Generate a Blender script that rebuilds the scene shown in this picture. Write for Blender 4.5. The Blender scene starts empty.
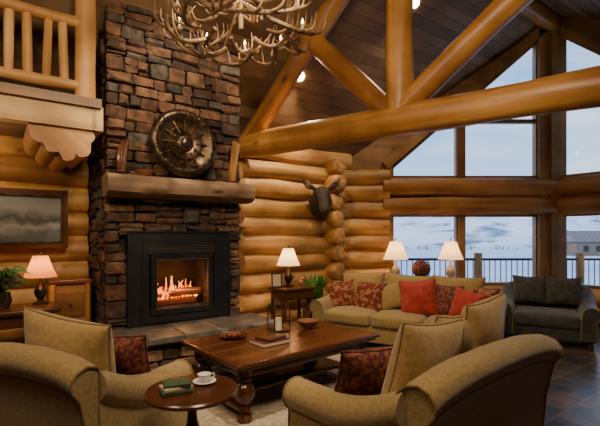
import bpy, bmesh, math, random
from mathutils import Matrix, Vector, noise
R=random.Random(5)
pi=math.pi
D2R=pi/180

# ------------------------------------------------------------------ materials
def newmat(name):
    m=bpy.data.materials.new(name); m.use_nodes=True
    nt=m.node_tree; nt.nodes.clear()
    o=nt.nodes.new('ShaderNodeOutputMaterial')
    return m,nt,o
def mat(name,c1,c2=None,scale=(1,1,1),coord='Object',ns=5,detail=4,rough=.6,bump=.1,metal=0,lo=.35,hi=.65,sheen=0,emit=None,es=0,coat=0,dist=0,bd=.02):
    if c2 is None: c2=c1
    m,nt,o=newmat(name); N=nt.nodes.new; L=nt.links.new
    tc=N('ShaderNodeTexCoord'); mp=N('ShaderNodeMapping'); mp.inputs['Scale'].default_value=scale
    L(tc.outputs[coord],mp.inputs['Vector'])
    nz=N('ShaderNodeTexNoise'); nz.inputs['Scale'].default_value=ns; nz.inputs['Detail'].default_value=detail; nz.inputs['Distortion'].default_value=dist
    L(mp.outputs[0],nz.inputs['Vector'])
    cr=N('ShaderNodeValToRGB'); cr.color_ramp.elements[0].position=lo; cr.color_ramp.elements[1].position=hi
    cr.color_ramp.elements[0].color=(*c1,1); cr.color_ramp.elements[1].color=(*c2,1)
    L(nz.outputs['Fac'],cr.inputs[0])
    at=N('ShaderNodeAttribute'); at.attribute_name='Col'
    mx=N('ShaderNodeMix'); mx.data_type='RGBA'; mx.blend_type='MULTIPLY'; mx.inputs[0].default_value=1
    L(cr.outputs[0],mx.inputs[6]); L(at.outputs['Color'],mx.inputs[7])
    b=N('ShaderNodeBsdfPrincipled'); b.inputs['Roughness'].default_value=rough; b.inputs['Metallic'].default_value=metal
    b.inputs['Sheen Weight'].default_value=sheen; b.inputs['Coat Weight'].default_value=coat
    L(mx.outputs[2],b.inputs['Base Color'])
    if emit: b.inputs['Emission Color'].default_value=(*emit,1); b.inputs['Emission Strength'].default_value=es
    if bump:
        bp=N('ShaderNodeBump'); bp.inputs['Strength'].default_value=bump; bp.inputs['Distance'].default_value=bd
        L(nz.outputs['Fac'],bp.inputs['Height']); L(bp.outputs[0],b.inputs['Normal'])
    L(b.outputs[0],o.inputs[0]); return m
def wood(name,c1,c2,rough=.5,bump=0,su=.5,sv=9,knots=True,blotch=True):
    m=mat(name,c1,c2,(su,sv,1),'UV',1.0,3,rough,bump,0,.28,.72,dist=0,bd=.006)
    nt=m.node_tree; N=nt.nodes.new; L=nt.links.new
    b=[n for n in nt.nodes if n.type=='BSDF_PRINCIPLED'][0]
    def mul(fac):
        mx=N('ShaderNodeMix'); mx.data_type='RGBA'; mx.blend_type='MULTIPLY'; mx.inputs[0].default_value=1
        src=b.inputs['Base Color'].links[0].from_socket
        L(src,mx.inputs[6]); L(fac,mx.inputs[7]); L(mx.outputs[2],b.inputs['Base Color'])
    tc=N('ShaderNodeTexCoord')
    if blotch:
        nz=N('ShaderNodeTexNoise'); nz.inputs['Scale'].default_value=1.5; nz.inputs['Detail'].default_value=3; L(tc.outputs['UV'],nz.inputs['Vector'])
        cr=N('ShaderNodeValToRGB'); cr.color_ramp.elements[0].position=.33; cr.color_ramp.elements[1].position=.62
        cr.color_ramp.elements[0].color=(.60,.50,.40,1); cr.color_ramp.elements[1].color=(1.08,1.05,1.0,1); L(nz.outputs[0],cr.inputs[0]); mul(cr.outputs[0])
    if knots:
        mp=N('ShaderNodeMapping'); mp.inputs['Scale'].default_value=(1.6,3.4,1)
        vo=N('ShaderNodeTexVoronoi'); vo.inputs['Scale'].default_value=1.0; vo.inputs['Randomness'].default_value=1
        L(tc.outputs['UV'],mp.inputs[0]); L(mp.outputs[0],vo.inputs['Vector'])
        sp=N('ShaderNodeSeparateColor'); L(vo.outputs['Color'],sp.inputs[0])
        gt=N('ShaderNodeMath'); gt.operation='LESS_THAN'; gt.inputs[1].default_value=.45; L(sp.outputs[0],gt.inputs[0])
        ad=N('ShaderNodeMath'); ad.operation='ADD'; L(vo.outputs['Distance'],ad.inputs[0]); L(gt.outputs[0],ad.inputs[1])
        cr=N('ShaderNodeValToRGB'); cr.color_ramp.elements[0].position=.05; cr.color_ramp.elements[1].position=.15
        cr.color_ramp.elements[0].color=(.26,.15,.08,1); cr.color_ramp.elements[1].color=(1,1,1,1)
        L(ad.outputs[0],cr.inputs[0]); mul(cr.outputs[0])
    return m
M={}
M['log']=wood('log_gold',(.38,.18,.05),(.76,.46,.16))
M['logd']=wood('log_amber',(.24,.105,.028),(.46,.24,.078))
M['beam']=wood('log_beam',(.38,.165,.042),(.70,.38,.12),rough=.4)
M['plank']=wood('ceiling_planks',(.14,.085,.043),(.26,.16,.083),rough=.55,sv=10)
M['trim']=wood('window_trim_wood',(.22,.12,.045),(.36,.215,.09),rough=.4,knots=False)
M['pale']=wood('pale_pine',(.54,.34,.15),(.80,.57,.31),rough=.5)
M['mantelw']=wood('weathered_mantel_wood',(.14,.09,.05),(.36,.245,.15),rough=.7,bump=.4,sv=14)
M['dkw']=wood('dark_walnut',(.045,.017,.008),(.13,.05,.02),rough=.25,knots=False)
M['table']=wood('table_mahogany',(.05,.017,.008),(.15,.056,.022),rough=.2,sv=18,knots=False)
M['stone']=mat('chimney_stone',(.36,.33,.30),(1.0,.95,.9),ns=12,detail=9,rough=.85,bump=1.0)
M['mortar']=mat('mortar',(.02,.016,.013),(.04,.032,.026),ns=30,rough=.95,bump=.4)
M['slate']=mat('hearth_slate',(.08,.07,.06),(.18,.15,.125),ns=7,rough=.5,bump=.5)
M['gold']=mat('gold_chenille',(.235,.155,.048),(.33,.225,.078),ns=45,detail=4,rough=.85,bump=.3,sheen=.35,bd=.006)
M['gold2']=mat('gold_cushion',(.32,.20,.06),(.41,.265,.088),ns=30,detail=4,rough=.8,bump=.3,sheen=.35,bd=.008)
M['welt']=mat('welt_cord',(.19,.12,.04),rough=.8,bump=0)
M['red']=mat('rust_red_velvet',(.34,.02,.012),(.48,.045,.024),ns=14,rough=.8,sheen=.3)
M['floral']=mat('floral_weave',(.17,.022,.012),(.36,.17,.07),ns=17,detail=2,rough=.85,lo=.48,hi=.58)
M['brocade']=mat('dark_brocade',(.085,.016,.012),(.24,.07,.035),ns=30,detail=2,rough=.8,lo=.46,hi=.58)
M['olive']=mat('dark_slate_upholstery',(.040,.042,.040),(.08,.078,.072),ns=14,detail=4,rough=.85,sheen=.3)
M['dried']=mat('dried_stems',(.07,.05,.03),(.2,.14,.08),rough=.8,bump=0)
M['black']=mat('black_steel',(.016,.018,.022),(.026,.028,.033),rough=.36,metal=.3,bump=0)
M['soot']=mat('firebox_soot',(.02,.014,.012),(.05,.035,.028),rough=.95)
M['bronze']=mat('dark_bronze',(.035,.022,.013),(.13,.08,.045),ns=12,rough=.32,metal=.7)
M['steel']=mat('grey_steel',(.22,.22,.22),rough=.3,metal=.8,bump=0)
M['antler']=mat('antler',(.09,.047,.022),(.36,.23,.12),ns=6,rough=.5,bump=.3)
M['ivory']=mat('candle_ivory',(.8,.68,.48),rough=.5,bump=0)
M['bulb']=mat('candle_bulb',(1,.8,.5),emit=(1,.62,.25),es=14,bump=0)
M['spot']=mat('downlight_lens',(1,.9,.7),emit=(1,.8,.5),es=30,bump=0)
M['fur']=mat('dark_fur',(.014,.009,.006),(.06,.034,.02),ns=40,rough=.9,bump=.8)
M['rug']=mat('wool_rug',(.34,.27,.185),(.60,.50,.37),ns=30,detail=5,rough=.95,bump=.5)
M['green']=mat('leaf_green',(.035,.12,.018),(.10,.24,.04),rough=.5,bump=0)
M['terra']=mat('terracotta',(.28,.1,.04),(.36,.15,.07),rough=.7)
M['porc']=mat('white_porcelain',(.75,.74,.7),rough=.15,bump=0)
M['book1']=mat('book_green',(.05,.09,.05),rough=.6); M['book2']=mat('book_cream',(.55,.45,.3),rough=.7); M['book3']=mat('book_red',(.25,.04,.03),rough=.6)
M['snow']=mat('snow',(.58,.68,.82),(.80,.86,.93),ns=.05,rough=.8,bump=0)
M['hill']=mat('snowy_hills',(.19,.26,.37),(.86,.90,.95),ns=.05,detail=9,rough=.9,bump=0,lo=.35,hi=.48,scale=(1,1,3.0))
M['deck']=wood('deck_boards',(.38,.38,.38),(.6,.6,.62),knots=False)
M['barn']=wood('barn_siding',(.13,.10,.09),(.22,.17,.15),knots=False)
M['cream']=mat('cream_ceramic',(.55,.42,.27),(.62,.5,.34),rough=.4,bump=0)

def slate_floor():
    m,nt,o=newmat('slate_tile_floor'); N=nt.nodes.new; L=nt.links.new
    tc=N('ShaderNodeTexCoord'); br=N('ShaderNodeTexBrick'); br.offset=.5
    br.inputs['Color1'].default_value=(.04,.046,.052,1); br.inputs['Color2'].default_value=(.13,.10,.075,1); br.inputs['Mortar'].default_value=(.15,.135,.115,1)
    br.inputs['Scale'].default_value=1; br.inputs['Brick Width'].default_value=.42; br.inputs['Row Height'].default_value=.42; br.inputs['Mortar Size'].default_value=.009
    L(tc.outputs['Object'],br.inputs['Vector'])
    nz=N('ShaderNodeTexNoise'); nz.inputs['Scale'].default_value=5; nz.inputs['Detail'].default_value=8; L(tc.outputs['Object'],nz.inputs['Vector'])
    cr=N('ShaderNodeValToRGB'); cr.color_ramp.elements[0].position=.35; cr.color_ramp.elements[1].position=.66
    cr.color_ramp.elements[0].color=(.55,.62,.7,1); cr.color_ramp.elements[1].color=(1.6,1.15,.8,1); L(nz.outputs[0],cr.inputs[0])
    mx=N('ShaderNodeMix'); mx.data_type='RGBA'; mx.blend_type='MULTIPLY'; mx.inputs[0].default_value=1
    L(br.outputs[0],mx.inputs[6]); L(cr.outputs[0],mx.inputs[7])
    b=N('ShaderNodeBsdfPrincipled'); b.inputs['Roughness'].default_value=.28; L(mx.outputs[2],b.inputs['Base Color'])
    bp=N('ShaderNodeBump'); bp.inputs['Strength'].default_value=.35; bp.inputs['Distance'].default_value=.02; L(nz.outputs[0],bp.inputs['Height']); L(bp.outputs[0],b.inputs['Normal'])
    L(b.outputs[0],o.inputs[0]); return m
M['floor']=slate_floor()
def glass_mat():
    m,nt,o=newmat('window_glass'); N=nt.nodes.new; L=nt.links.new
    t=N('ShaderNodeBsdfTransparent'); g=N('ShaderNodeBsdfGlossy'); g.inputs['Roughness'].default_value=.02
    mx=N('ShaderNodeMixShader'); mx.inputs[0].default_value=.015; L(t.outputs[0],mx.inputs[1]); L(g.outputs[0],mx.inputs[2]); L(mx.outputs[0],o.inputs[0]); return m
M['glass']=glass_mat()
def shade_mat(name,c,es):
    m,nt,o=newmat(name); N=nt.nodes.new; L=nt.links.new
    d=N('ShaderNodeBsdfDiffuse'); d.inputs[0].default_value=(*c,1); t=N('ShaderNodeBsdfTranslucent'); t.inputs[0].default_value=(*c,1)
    mx=N('ShaderNodeMixShader'); L(d.outputs[0],mx.inputs[1]); L(t.outputs[0],mx.inputs[2])
    e=N('ShaderNodeEmission'); e.inputs[0].default_value=(*c,1); e.inputs[1].default_value=es
    ad=N('ShaderNodeAddShader'); L(mx.outputs[0],ad.inputs[0]); L(e.outputs[0],ad.inputs[1]); L(ad.outputs[0],o.inputs[0]); return m
M['shade']=shade_mat('linen_shade',(.95,.66,.36),.9)
M['shader']=shade_mat('amber_shade',(.85,.33,.10),.3)
def fire_mat():
    m,nt,o=newmat('flame'); N=nt.nodes.new; L=nt.links.new
    tc=N('ShaderNodeTexCoord'); nz=N('ShaderNodeTexNoise'); nz.inputs['Scale'].default_value=9; L(tc.outputs['Object'],nz.inputs['Vector'])
    cr=N('ShaderNodeValToRGB'); cr.color_ramp.elements[0].position=.35; cr.color_ramp.elements[1].position=.65
    cr.color_ramp.elements[0].color=(1,.10,.008,1); cr.color_ramp.elements[1].color=(1,.36,.05,1); L(nz.outputs[0],cr.inputs[0])
    e=N('ShaderNodeEmission'); e.inputs[1].default_value=3.4; L(cr.outputs[0],e.inputs[0]); L(e.outputs[0],o.inputs[0]); return m
M['fire']=fire_mat()
def paint_mat():
    m,nt,o=newmat('landscape_painting'); N=nt.nodes.new; L=nt.links.new
    tc=N('ShaderNodeTexCoord'); sp=N('ShaderNodeSeparateXYZ'); L(tc.outputs['Object'],sp.inputs[0])
    nz=N('ShaderNodeTexNoise'); nz.inputs['Scale'].default_value=5; nz.inputs['Detail'].default_value=6; L(tc.outputs['Object'],nz.inputs['Vector'])
    ma=N('ShaderNodeMath'); ma.operation='MULTIPLY_ADD'; ma.inputs[1].default_value=.35; L(nz.outputs[0],ma.inputs[0]); L(sp.outputs[2],ma.inputs[2])
    mr=N('ShaderNodeMapRange'); mr.inputs[1].default_value=1.5; mr.inputs[2].default_value=2.2; L(ma.outputs[0],mr.inputs[0])
    cr=N('ShaderNodeValToRGB'); e=cr.color_ramp.elements; e[0].color=(.03,.04,.035,1); e[1].color=(.20,.20,.19,1)
    for p,c in ((.3,(.10,.11,.11,1)),(.42,(.26,.25,.22,1)),(.52,(.05,.05,.04,1)),(.68,(.22,.21,.19,1))):
        q=e.new(p); q.color=c
    L(mr.outputs[0],cr.inputs[0]); b=N('ShaderNodeBsdfPrincipled'); b.inputs['Roughness'].default_value=.4; L(cr.outputs[0],b.inputs['Base Color']); L(b.outputs[0],o.inputs[0]); return m
M['paint']=paint_mat()

# ------------------------------------------------------------------ mesh builder
def TR(x=0,y=0,z=0,rx=0,ry=0,rz=0,s=None):
    m=Matrix.Translation((x,y,z))@Matrix.Rotation(rz,4,'Z')@Matrix.Rotation(ry,4,'Y')@Matrix.Rotation(rx,4,'X')
    if s: m=m@Matrix.Diagonal((*s,1))
    return m
class MB:
    def __init__(s): s.V=[];s.F=[];s.U=[];s.MI=[];s.C=[];s.mats=[]
    def add(s,vs,fs,m,uv=None,col=(1,1,1),T=None):
        m=M[m] if isinstance(m,str) else m
        if m not in s.mats: s.mats.append(m)
        k=s.mats.index(m); o=len(s.V)
        if uv is None:
            mn=[min(v[i] for v in vs) for i in range(3)]; mx=[max(v[i] for v in vs) for i in range(3)]
            d=[mx[i]-mn[i] for i in range(3)]; ax=d.index(max(d)); ot=[i for i in range(3) if i!=ax]
            r1,r2=R.random()*8,R.random()*8
            uv=[(v[ax]+r1,v[ot[0]]+v[ot[1]]+r2) for v in vs]
        for v in vs:
            v=Vector(v); s.V.append(T@v if T is not None else v)
        for f in fs:
            s.F.append([o+i for i in f]); s.U.append([uv[i] for i in f]); s.MI.append(k); s.C.append(col)
    def box(s,x0,x1,y0,y1,z0,z1,m,T=None,col=(1,1,1)):
        v=[(x,y,z) for z in (z0,z1) for y in (y0,y1) for x in (x0,x1)]
        s.add(v,[(0,2,3,1),(4,5,7,6),(0,1,5,4),(2,6,7,3),(0,4,6,2),(1,3,7,5)],m,col=col,T=T)
    def rbox(s,sx,sy,sz,r,m,T=None,seg=2,puff=0,col=(1,1,1),jit=0):
        h=(sx/2,sy/2,sz/2); r=min(r,min(h)*.98)
        def co(a):
            c=[-h[a]+r-r*math.tan(pi/4*i/seg) for i in range(seg,0,-1)]+[-h[a]+r]
            if puff: n=5; c+= [(-h[a]+r)+(2*(h[a]-r))*i/n for i in range(1,n)]
            c+=[h[a]-r]+[h[a]-r+r*math.tan(pi/4*i/seg) for i in range(1,seg+1)]
            return c
        C=[co(0),co(1),co(2)]; vs=[];fs=[]
        jv={}
        def P(p):
            q=[max(-h[i]+r,min(h[i]-r,p[i])) for i in range(3)]
            d=Vector([p[i]-q[i] for i in range(3)]); 
            if d.length>0: d=d.normalized()*r
            o=Vector(q)+d
            if puff:
                fx=max(0,1-(o[0]/h[0])**2); fy=max(0,1-(o[1]/h[1])**2)
                o[2]+= puff*fx*fy*(1 if o[2]>0 else -.3)
                fz=max(0,1-(o[2]/h[2])**2) if abs(o[2])<h[2] else 0
                o[1]+=puff*.5*fz*fx*(1 if o[1]>0 else -1)
            if jit:
                kk=(round(p[0],5),round(p[1],5),round(p[2],5))
                if kk not in jv: jv[kk]=Vector((R.uniform(-jit,jit),R.uniform(-jit,jit),R.uniform(-jit,jit)))
                o=o+jv[kk]
            return o
        for a in range(3):
            b,c=(a+1)%3,(a+2)%3
            for sg in (-1,1):
                o=len(vs); nb,nc=len(C[b]),len(C[c])
                for i in range(nb):
                    for j in range(nc):
                        p=[0,0,0]; p[a]=sg*h[a]; p[b]=C[b][i]; p[c]=C[c][j]; vs.append(P(p))
                for i in range(nb-1):
                    for j in range(nc-1):
                        f=[o+i*nc+j,o+(i+1)*nc+j,o+(i+1)*nc+j+1,o+i*nc+j+1]
                        fs.append(f if sg>0 else f[::-1])
        s.add(vs,fs,m,col=col,T=T)
    def tube(s,pts,rad,m,k=12,n=0,T=None,col=None,wob=0,flat=1,up=None,cap=True):
        P=[Vector(p) for p in pts]; 
        if not hasattr(rad,'__len__'): rad=[rad]*len(P)
        if n and len(P)>2:
            Q=[];RR=[]
            for i in range(len(P)-1):
                p0=P[max(i-1,0)];p1=P[i];p2=P[i+1];p3=P[min(i+2,len(P)-1)]
                for j in range(n):
                    t=j/n
                    Q.append(.5*((2*p1)+(p2-p0)*t+(2*p0-5*p1+4*p2-p3)*t*t+(3*p1-p0-3*p2+p3)*t**3)); RR.append(rad[i]*(1-t)+rad[i+1]*t)
            Q.append(P[-1]);RR.append(rad[-1]);P=Q;rad=RR
        elif n:
            Q=[P[0].lerp(P[1],i/n) for i in range(n+1)];RR=[rad[0]*(1-i/n)+rad[-1]*i/n for i in range(n+1)];P=Q;rad=RR
        r1,r2=R.random()*8,R.random()*8; sd=Vector((r1*3,r2*3,0)); ravg=sum(rad)/len(rad)
        vs=[];uv=[];fs=[]; L=0
        t=(P[1]-P[0]).normalized(); u=Vector(up) if up else (Vector((0,0,1)) if abs(t.z)<.9 else Vector((1,0,0)))
        for i,p in enumerate(P):
            if i: L+=(p-P[i-1]).length
            t=(P[min(i+1,len(P)-1)]-P[max(i-1,0)]).normalized()
            u=(u-t*u.dot(t)).normalized(); w=t.cross(u)
            for j in range(k+1):
                a=2*pi*(j%k)/k; r=rad[i]
                if wob: r*=1+wob*noise.noise(Vector((L*1.4,math.cos(a)*.9,math.sin(a)*.9))+sd)
                vs.append(p+u*math.cos(a)*r+w*math.sin(a)*r*flat); uv.append((L+r1,2*pi*ravg*j/k+r2))
        K=k+1
        for i in range(len(P)-1):
            for j in range(k): fs.append((i*K+j,i*K+j+1,(i+1)*K+j+1,(i+1)*K+j))
        if cap:
            fs.append(tuple(range(k-1,-1,-1))); b=(len(P)-1)*K; fs.append(tuple(b+j for j in range(k)))
        if col is None: c=R.uniform(.76,1.12); col=(c,c*R.uniform(.94,1.02),c*R.uniform(.88,1.05))
        s.add(vs,fs,m,uv=uv,col=col,T=T)
    def lathe(s,prof,m,k=24,T=None,col=(1,1,1)):
        vs=[];uv=[];fs=[];K=k+1;L=0
        for i,(r,z) in enumerate(prof):
            if i: L+=math.hypot(r-prof[i-1][0],z-prof[i-1][1])
            for j in range(K):
                a=2*pi*(j%k)/k; vs.append((r*math.cos(a),r*math.sin(a),z)); uv.append((L,j/k*.5))
        for i in range(len(prof)-1):
            for j in range(k): fs.append((i*K+j,i*K+j+1,(i+1)*K+j+1,(i+1)*K+j))
        s.add(vs,fs,m,uv=uv,T=T,col=col)
    def ell(s,rx,ry,rz,m,T=None,k=20,col=(1,1,1)):
        s.lathe([(max(1e-5,math.sin(pi*i/12)),-math.cos(pi*i/12)) for i in range(13)],m,k,(T or Matrix.Identity(4))@Matrix.Diagonal((rx,ry,rz,1)),col)
    def pillow(s,w,h,t,m,T,n=14,edge=.09):
        vs=[];fs=[]; sd=R.random()*9
        for sg in (1,-1):
            o=len(vs)
            for i in range(n+1):
                for j in range(n+1):
                    a=math.sin((i/n-.5)*pi);b=math.sin((j/n-.5)*pi)
                    x=w/2*a*(1-edge*(1-b*b)); y=h/2*b*(1-edge*(1-a*a))
                    z=sg*t/2*(max(0,(1-a*a)*(1-b*b)))**.38
                    z+=.028*noise.noise(Vector((x*6+sd,y*6,sg)))*( (1-a*a)*(1-b*b))**.5
                    vs.append((x,y,z))
            for i in range(n):
                for j in range(n):
                    f=(o+i*(n+1)+j,o+(i+1)*(n+1)+j,o+(i+1)*(n+1)+j+1,o+i*(n+1)+j+1); fs.append(f if sg>0 else f[::-1])
        s.add(vs,fs,m,T=T)
        pp=[]
        for e in range(4):
            for i in range(n):
                a=math.sin((i/n-.5)*pi); x,y=((a,-1),(1,a),(-a,1),(-1,-a))[e]
                pp.append((w/2*x*(1-edge*(1-y*y)),h/2*y*(1-edge*(1-x*x)),0))
        pp.append(pp[0]); s.tube(pp,.007,m,k=5,T=T,col=(.6,.55,.5),cap=False)
    def prism(s,pts,vec,m,T=None,col=(1,1,1)):
        n=len(pts);vec=Vector(vec); vs=[Vector(p) for p in pts]+[Vector(p)+vec for p in pts]
        fs=[tuple(range(n-1,-1,-1)),tuple(range(n,2*n))]+[(i,(i+1)%n,n+(i+1)%n,n+i) for i in range(n)]
        s.add(vs,fs,m,T=T,col=col)
    def loft(s,secs,m,T=None):
        n=len(secs[0]); vs=[p for q in secs for p in q]; fs=[]
        for i in range(len(secs)-1):
            for j in range(n): fs.append((i*n+j,i*n+(j+1)%n,(i+1)*n+(j+1)%n,(i+1)*n+j))
        fs.append(tuple(range(n-1,-1,-1))); b=(len(secs)-1)*n; fs.append(tuple(b+j for j in range(n)))
        s.add(vs,fs,m,T=T)
    def bar(s,p,q,w,t,nrm,m,col=None):
        p=Vector(p);q=Vector(q);x=(q-p);L=x.length;x.normalize();z=Vector(nrm).normalized();y=z.cross(x).normalized()
        T=Matrix(((x.x,y.x,z.x,p.x),(x.y,y.y,z.y,p.y),(x.z,y.z,z.z,p.z),(0,0,0,1)))
        if col is None: c=R.uniform(.88,1.1); col=(c,c,c)
        s.box(0,L,-w/2,w/2,-t/2,t/2,m,T,col)
    def build(s,name,loc=(0,0,0),rot=0,sharp=38,parent=None):
        me=bpy.data.meshes.new(name); me.from_pydata([tuple(v) for v in s.V],[],s.F)
        for m in s.mats: me.materials.append(m)
        ul=me.uv_layers.new(name='UVMap')
        uv=[c for f in s.U for q in f for c in q]; ul.data.foreach_set('uv',uv)
        ca=me.color_attributes.new('Col','FLOAT_COLOR','CORNER')
        cl=[]; 
        for f,c in zip(s.F,s.C): cl+=[c[0],c[1],c[2],1.0]*len(f)
        ca.data.foreach_set('color',cl)
        me.polygons.foreach_set('material_index',s.MI); me.polygons.foreach_set('use_smooth',[True]*len(s.F))
        bm=bmesh.new(); bm.from_mesh(me); bmesh.ops.remove_doubles(bm,verts=bm.verts,dist=2e-5)
        bmesh.ops.recalc_face_normals(bm,faces=bm.faces); bm.to_mesh(me); bm.free()
        me.set_sharp_from_angle(angle=sharp*D2R); me.update()
        o=bpy.data.objects.new(name,me); bpy.context.scene.collection.objects.link(o)
        o.location=loc; o.rotation_euler=(0,0,rot)
        if parent: o.parent=parent
        return o
def light(name,kind,loc,energy,color=(1,.72,.42),size=.1,target=None,parent=None,spot=60,blend=.6):
    l=bpy.data.lights.new(name,kind); l.energy=energy; l.color=color
    if kind=='AREA': l.size=size
    else: l.shadow_soft_size=size
    if kind=='SPOT': l.spot_size=spot*D2R; l.spot_blend=blend
    o=bpy.data.objects.new(name,l); bpy.context.scene.collection.objects.link(o); o.location=loc
    if target: o.rotation_euler=(Vector(target)-Vector(loc)).to_track_quat('-Z','Y').to_euler()
    if parent:
        o.parent=parent; o.matrix_parent_inverse=(Matrix.Translation(parent.location)@parent.rotation_euler.to_matrix().to_4x4()).inverted()
    return o

# room frame : local x along the chimney wall, local y into that wall (-y = into the room)
OX,OY,RA=-1.35,6.16,36*D2R
RM=TR(OX,OY,0,rz=RA)
def W(a,n,z=0): return RM@Vector((a,-n,z))
ROOM=dict(loc=(OX,OY,0),rot=RA)
NR=2.3; ZR=5.5
def roofz(n): return 2.85+ (ZR-2.85)/NR*n if n<=NR else ZR-.45*(n-NR)

# ------------------------------------------------------------------ floor / roof / walls
b=MB(); b.prism([(-5.2,.3,-.1),(2.5,.3,-.1),(5.95,-2.15,-.1),(5.95,-8.0,-.1),(-5.2,-8.0,-.1)],(0,0,.1),'floor'); b.build('floor',**ROOM)
b=MB()
pw=.15
sl=math.atan2(ZR-2.85,NR); n=-.25
while n<NR:
    c=R.uniform(.75,1.15); n2=min(n+pw*math.cos(sl),NR)
    am=min(6.1,2.62+max(n,0)/2.25*3.16+.15)
    b.prism([(-5.3,-n,2.85+1.152*n),(-5.3,-n2+.004,2.85+1.152*n2-.004),(-5.3,-n2+.004,2.95+1.152*n2),(-5.3,-n,2.95+1.152*n)],(am+5.3,0,0),'plank',col=(c,c,c)); n=n2
n=NR
while n<8.1:
    c=R.uniform(.75,1.15); n2=n+pw
    b.prism([(-5.3,-n,ZR-.45*(n-NR)),(-5.3,-n2+.006,ZR-.45*(n2-NR)),(-5.3,-n2+.006,ZR+.1-.45*(n2-NR)),(-5.3,-n,ZR+.1-.45*(n-NR))],(11.4,0,0),'plank',col=(c,c,c)); n=n2
b.build('ceiling',**ROOM)
# chimney-side log walls
b=MB(); b.box(-5.2,-1.2,.1,.2,0,2.9,'logd')
for i in range(10):
    z=.15+.3*i
    b.tube([(-5.2,0,z),(-1.61,0,z)],.165,'log',k=18,n=22,wob=.16)
b.build('wall_loft_side',**ROOM)
b=MB(); b.box(-.4,2.7,.1,.2,0,2.9,'logd')
for i in range(10):
    z=.15+.3*i
    b.tube([(.05,0,z),(2.72,0,z)],.166,'log',k=18,n=22,wob=.2)
for i in range(8):   # crossing log ends next to the chimney
    z=.22+.31*i; r=.15+R.uniform(-.02,.02)
    b.tube([(.22,0,z),(.22,-.3-R.uniform(0,.12),z),(.22,-.45-R.uniform(0,.08),z)],[r,r,r*.78],'log',k=16,n=4,wob=.2)
for i in range(9):   # crossing log ends at the far corner
    z=.3+.3*i; r=.145+R.uniform(-.015,.02); e=.25+R.uniform(0,.1)
    b.tube([(2.28,0.1,z),(2.28,-e+.05,z),(2.28,-e,z),(2.28,-e-.03,z)],[r,r,r*.93,r*.7],'log',k=16,n=3,wob=.12)
b.build('wall_window_corner',**ROOM)
# north window wall (world axes, plane y=7.7)
b=MB(); Y=7.72
for i in range(9): b.tube([(.55,Y,.17+.3*i),(1.62,Y,.17+.3*i)],.166,'log',k=18,n=9,wob=.2)
for z in (.15,.45): b.tube([(1.5,Y,z),(4.75,Y,z)],.16,'log',k=16,n=14,wob=.08)
for z in (2.05,2.39): b.tube([(1.5,Y-.02,z),(4.75,Y-.02,z)],.18,'logd',k=18,n=20,wob=.12,col=(1.15,1.15,1.1))
def zr(x): return min(2.33+.676*x,5.52)
b.prism([(.4,Y,2.6),(1.6,Y,2.6),(1.6,Y,2.80),(4.33,Y,5.16),(4.7,Y,5.2),(4.7,Y,5.5),(.4,Y,zr(.4))],(0,.08,0),'plank',col=(1.3,1.2,1.1))
b.bar((1.55,Y-.04,2.78),(4.45,Y-.04,5.30),.16,.16,(0,1,0),'trim')
b.box(4.33,4.52,Y-.12,Y+.1,0,5.4,'trim'); b.box(4.53,4.80,Y-.16,Y+.12,0,5.5,'trim',col=(.85,.85,.85))
b.box(1.55,1.68,Y-.1,Y+.1,.55,2.85,'trim')
b.box(2.88,2.99,Y-.1,Y+.1,.55,1.88,'trim'); b.box(2.88,2.99,Y-.1,Y+.1,2.56,3.92,'trim')
b.build('wall_window_side')
wn=[0]
def window(poly,nrm,fw=.05,mull=None,rm=False):
    wn[0]+=1; b=MB()
    for i in range(len(poly)): b.bar(poly[i],poly[(i+1)%len(poly)],fw*2,.12,nrm,'trim')
    if mull: b.bar(mull[0],mull[1],.07,.1,nrm,'trim')
    b.prism([Vector(p) for p in poly],Vector(nrm)*.006,'glass')
    b.build('window_%d'%wn[0],**(ROOM if rm else {}))
zt=lambda x:2.74+(x-1.67)*.87
for x0,x1 in ((1.68,2.88),(2.99,4.33)):
    window([(x0,Y,.62),(x1,Y,.62),(x1,Y,1.88),(x0,Y,1.88)],(0,1,0),.03)
    window([(x0,Y,2.57),(x1,Y,2.57),(x1,Y,zt(x1)),(x0,Y,zt(x0))],(0,1,0),.03,mull=((x0,Y,3.60),(x1,Y,3.60)) if x0>2.9 else None)
# east window wall (room frame, plane x=5.82)
b=MB(); X=5.82
for z in (.15,.45): b.tube([(X,-2.2,z),(X,-8,z)],.16,'log',k=16,n=14,wob=.08)
for z in (2.05,2.39): b.tube([(X,-2.2,z),(X,-8,z)],.18,'logd',k=16,n=14,wob=.08)
for i in range(9): b.tube([(X,-6.25,.15+.3*i),(X,-8,.15+.3*i)],.16,'log',k=12,n=5,wob=.08)
zo=lambda n:5.28-.9*(n-2.3)
b.prism([(X,-2.3,zo(2.3)),(X,-4.95,zo(4.95)),(X,-4.95,2.5),(X,-8,2.5),(X,-8,roofz(8)),(X,-2.3,5.5)],(.08,0,0),'plank')
b.bar((X-.03,-2.3,zo(2.3)+.02),(X-.03,-4.95,zo(4.95)+.02),.16,.16,(1,0,0),'trim')
for nn in (3.62,4.95,6.2): b.box(X-.1,X+.1,-nn-.07,-nn+.07,.5,zo(nn) if nn<4 else 2.6,'trim')
b.build('wall_east',**ROOM)
for n0,n1 in ((2.42,3.55),(3.69,4.88),(5.02,6.13)):
    window([(X,-n0,.62),(X,-n1,.62),(X,-n1,1.88),(X,-n0,1.88)],(1,0,0),.03,rm=True)
    if n0<4.5: window([(X,-n0,2.57),(X,-n1,2.57),(X,-n1,zo(n1)),(X,-n0,zo(n0))],(1,0,0),.03,rm=True)
b=MB(); 
for i in range(10): b.tube([(-5.2,-8,.15+.3*i),(6,-8,.15+.3*i)],.168,'logd',k=10,n=8,wob=.05)
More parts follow.
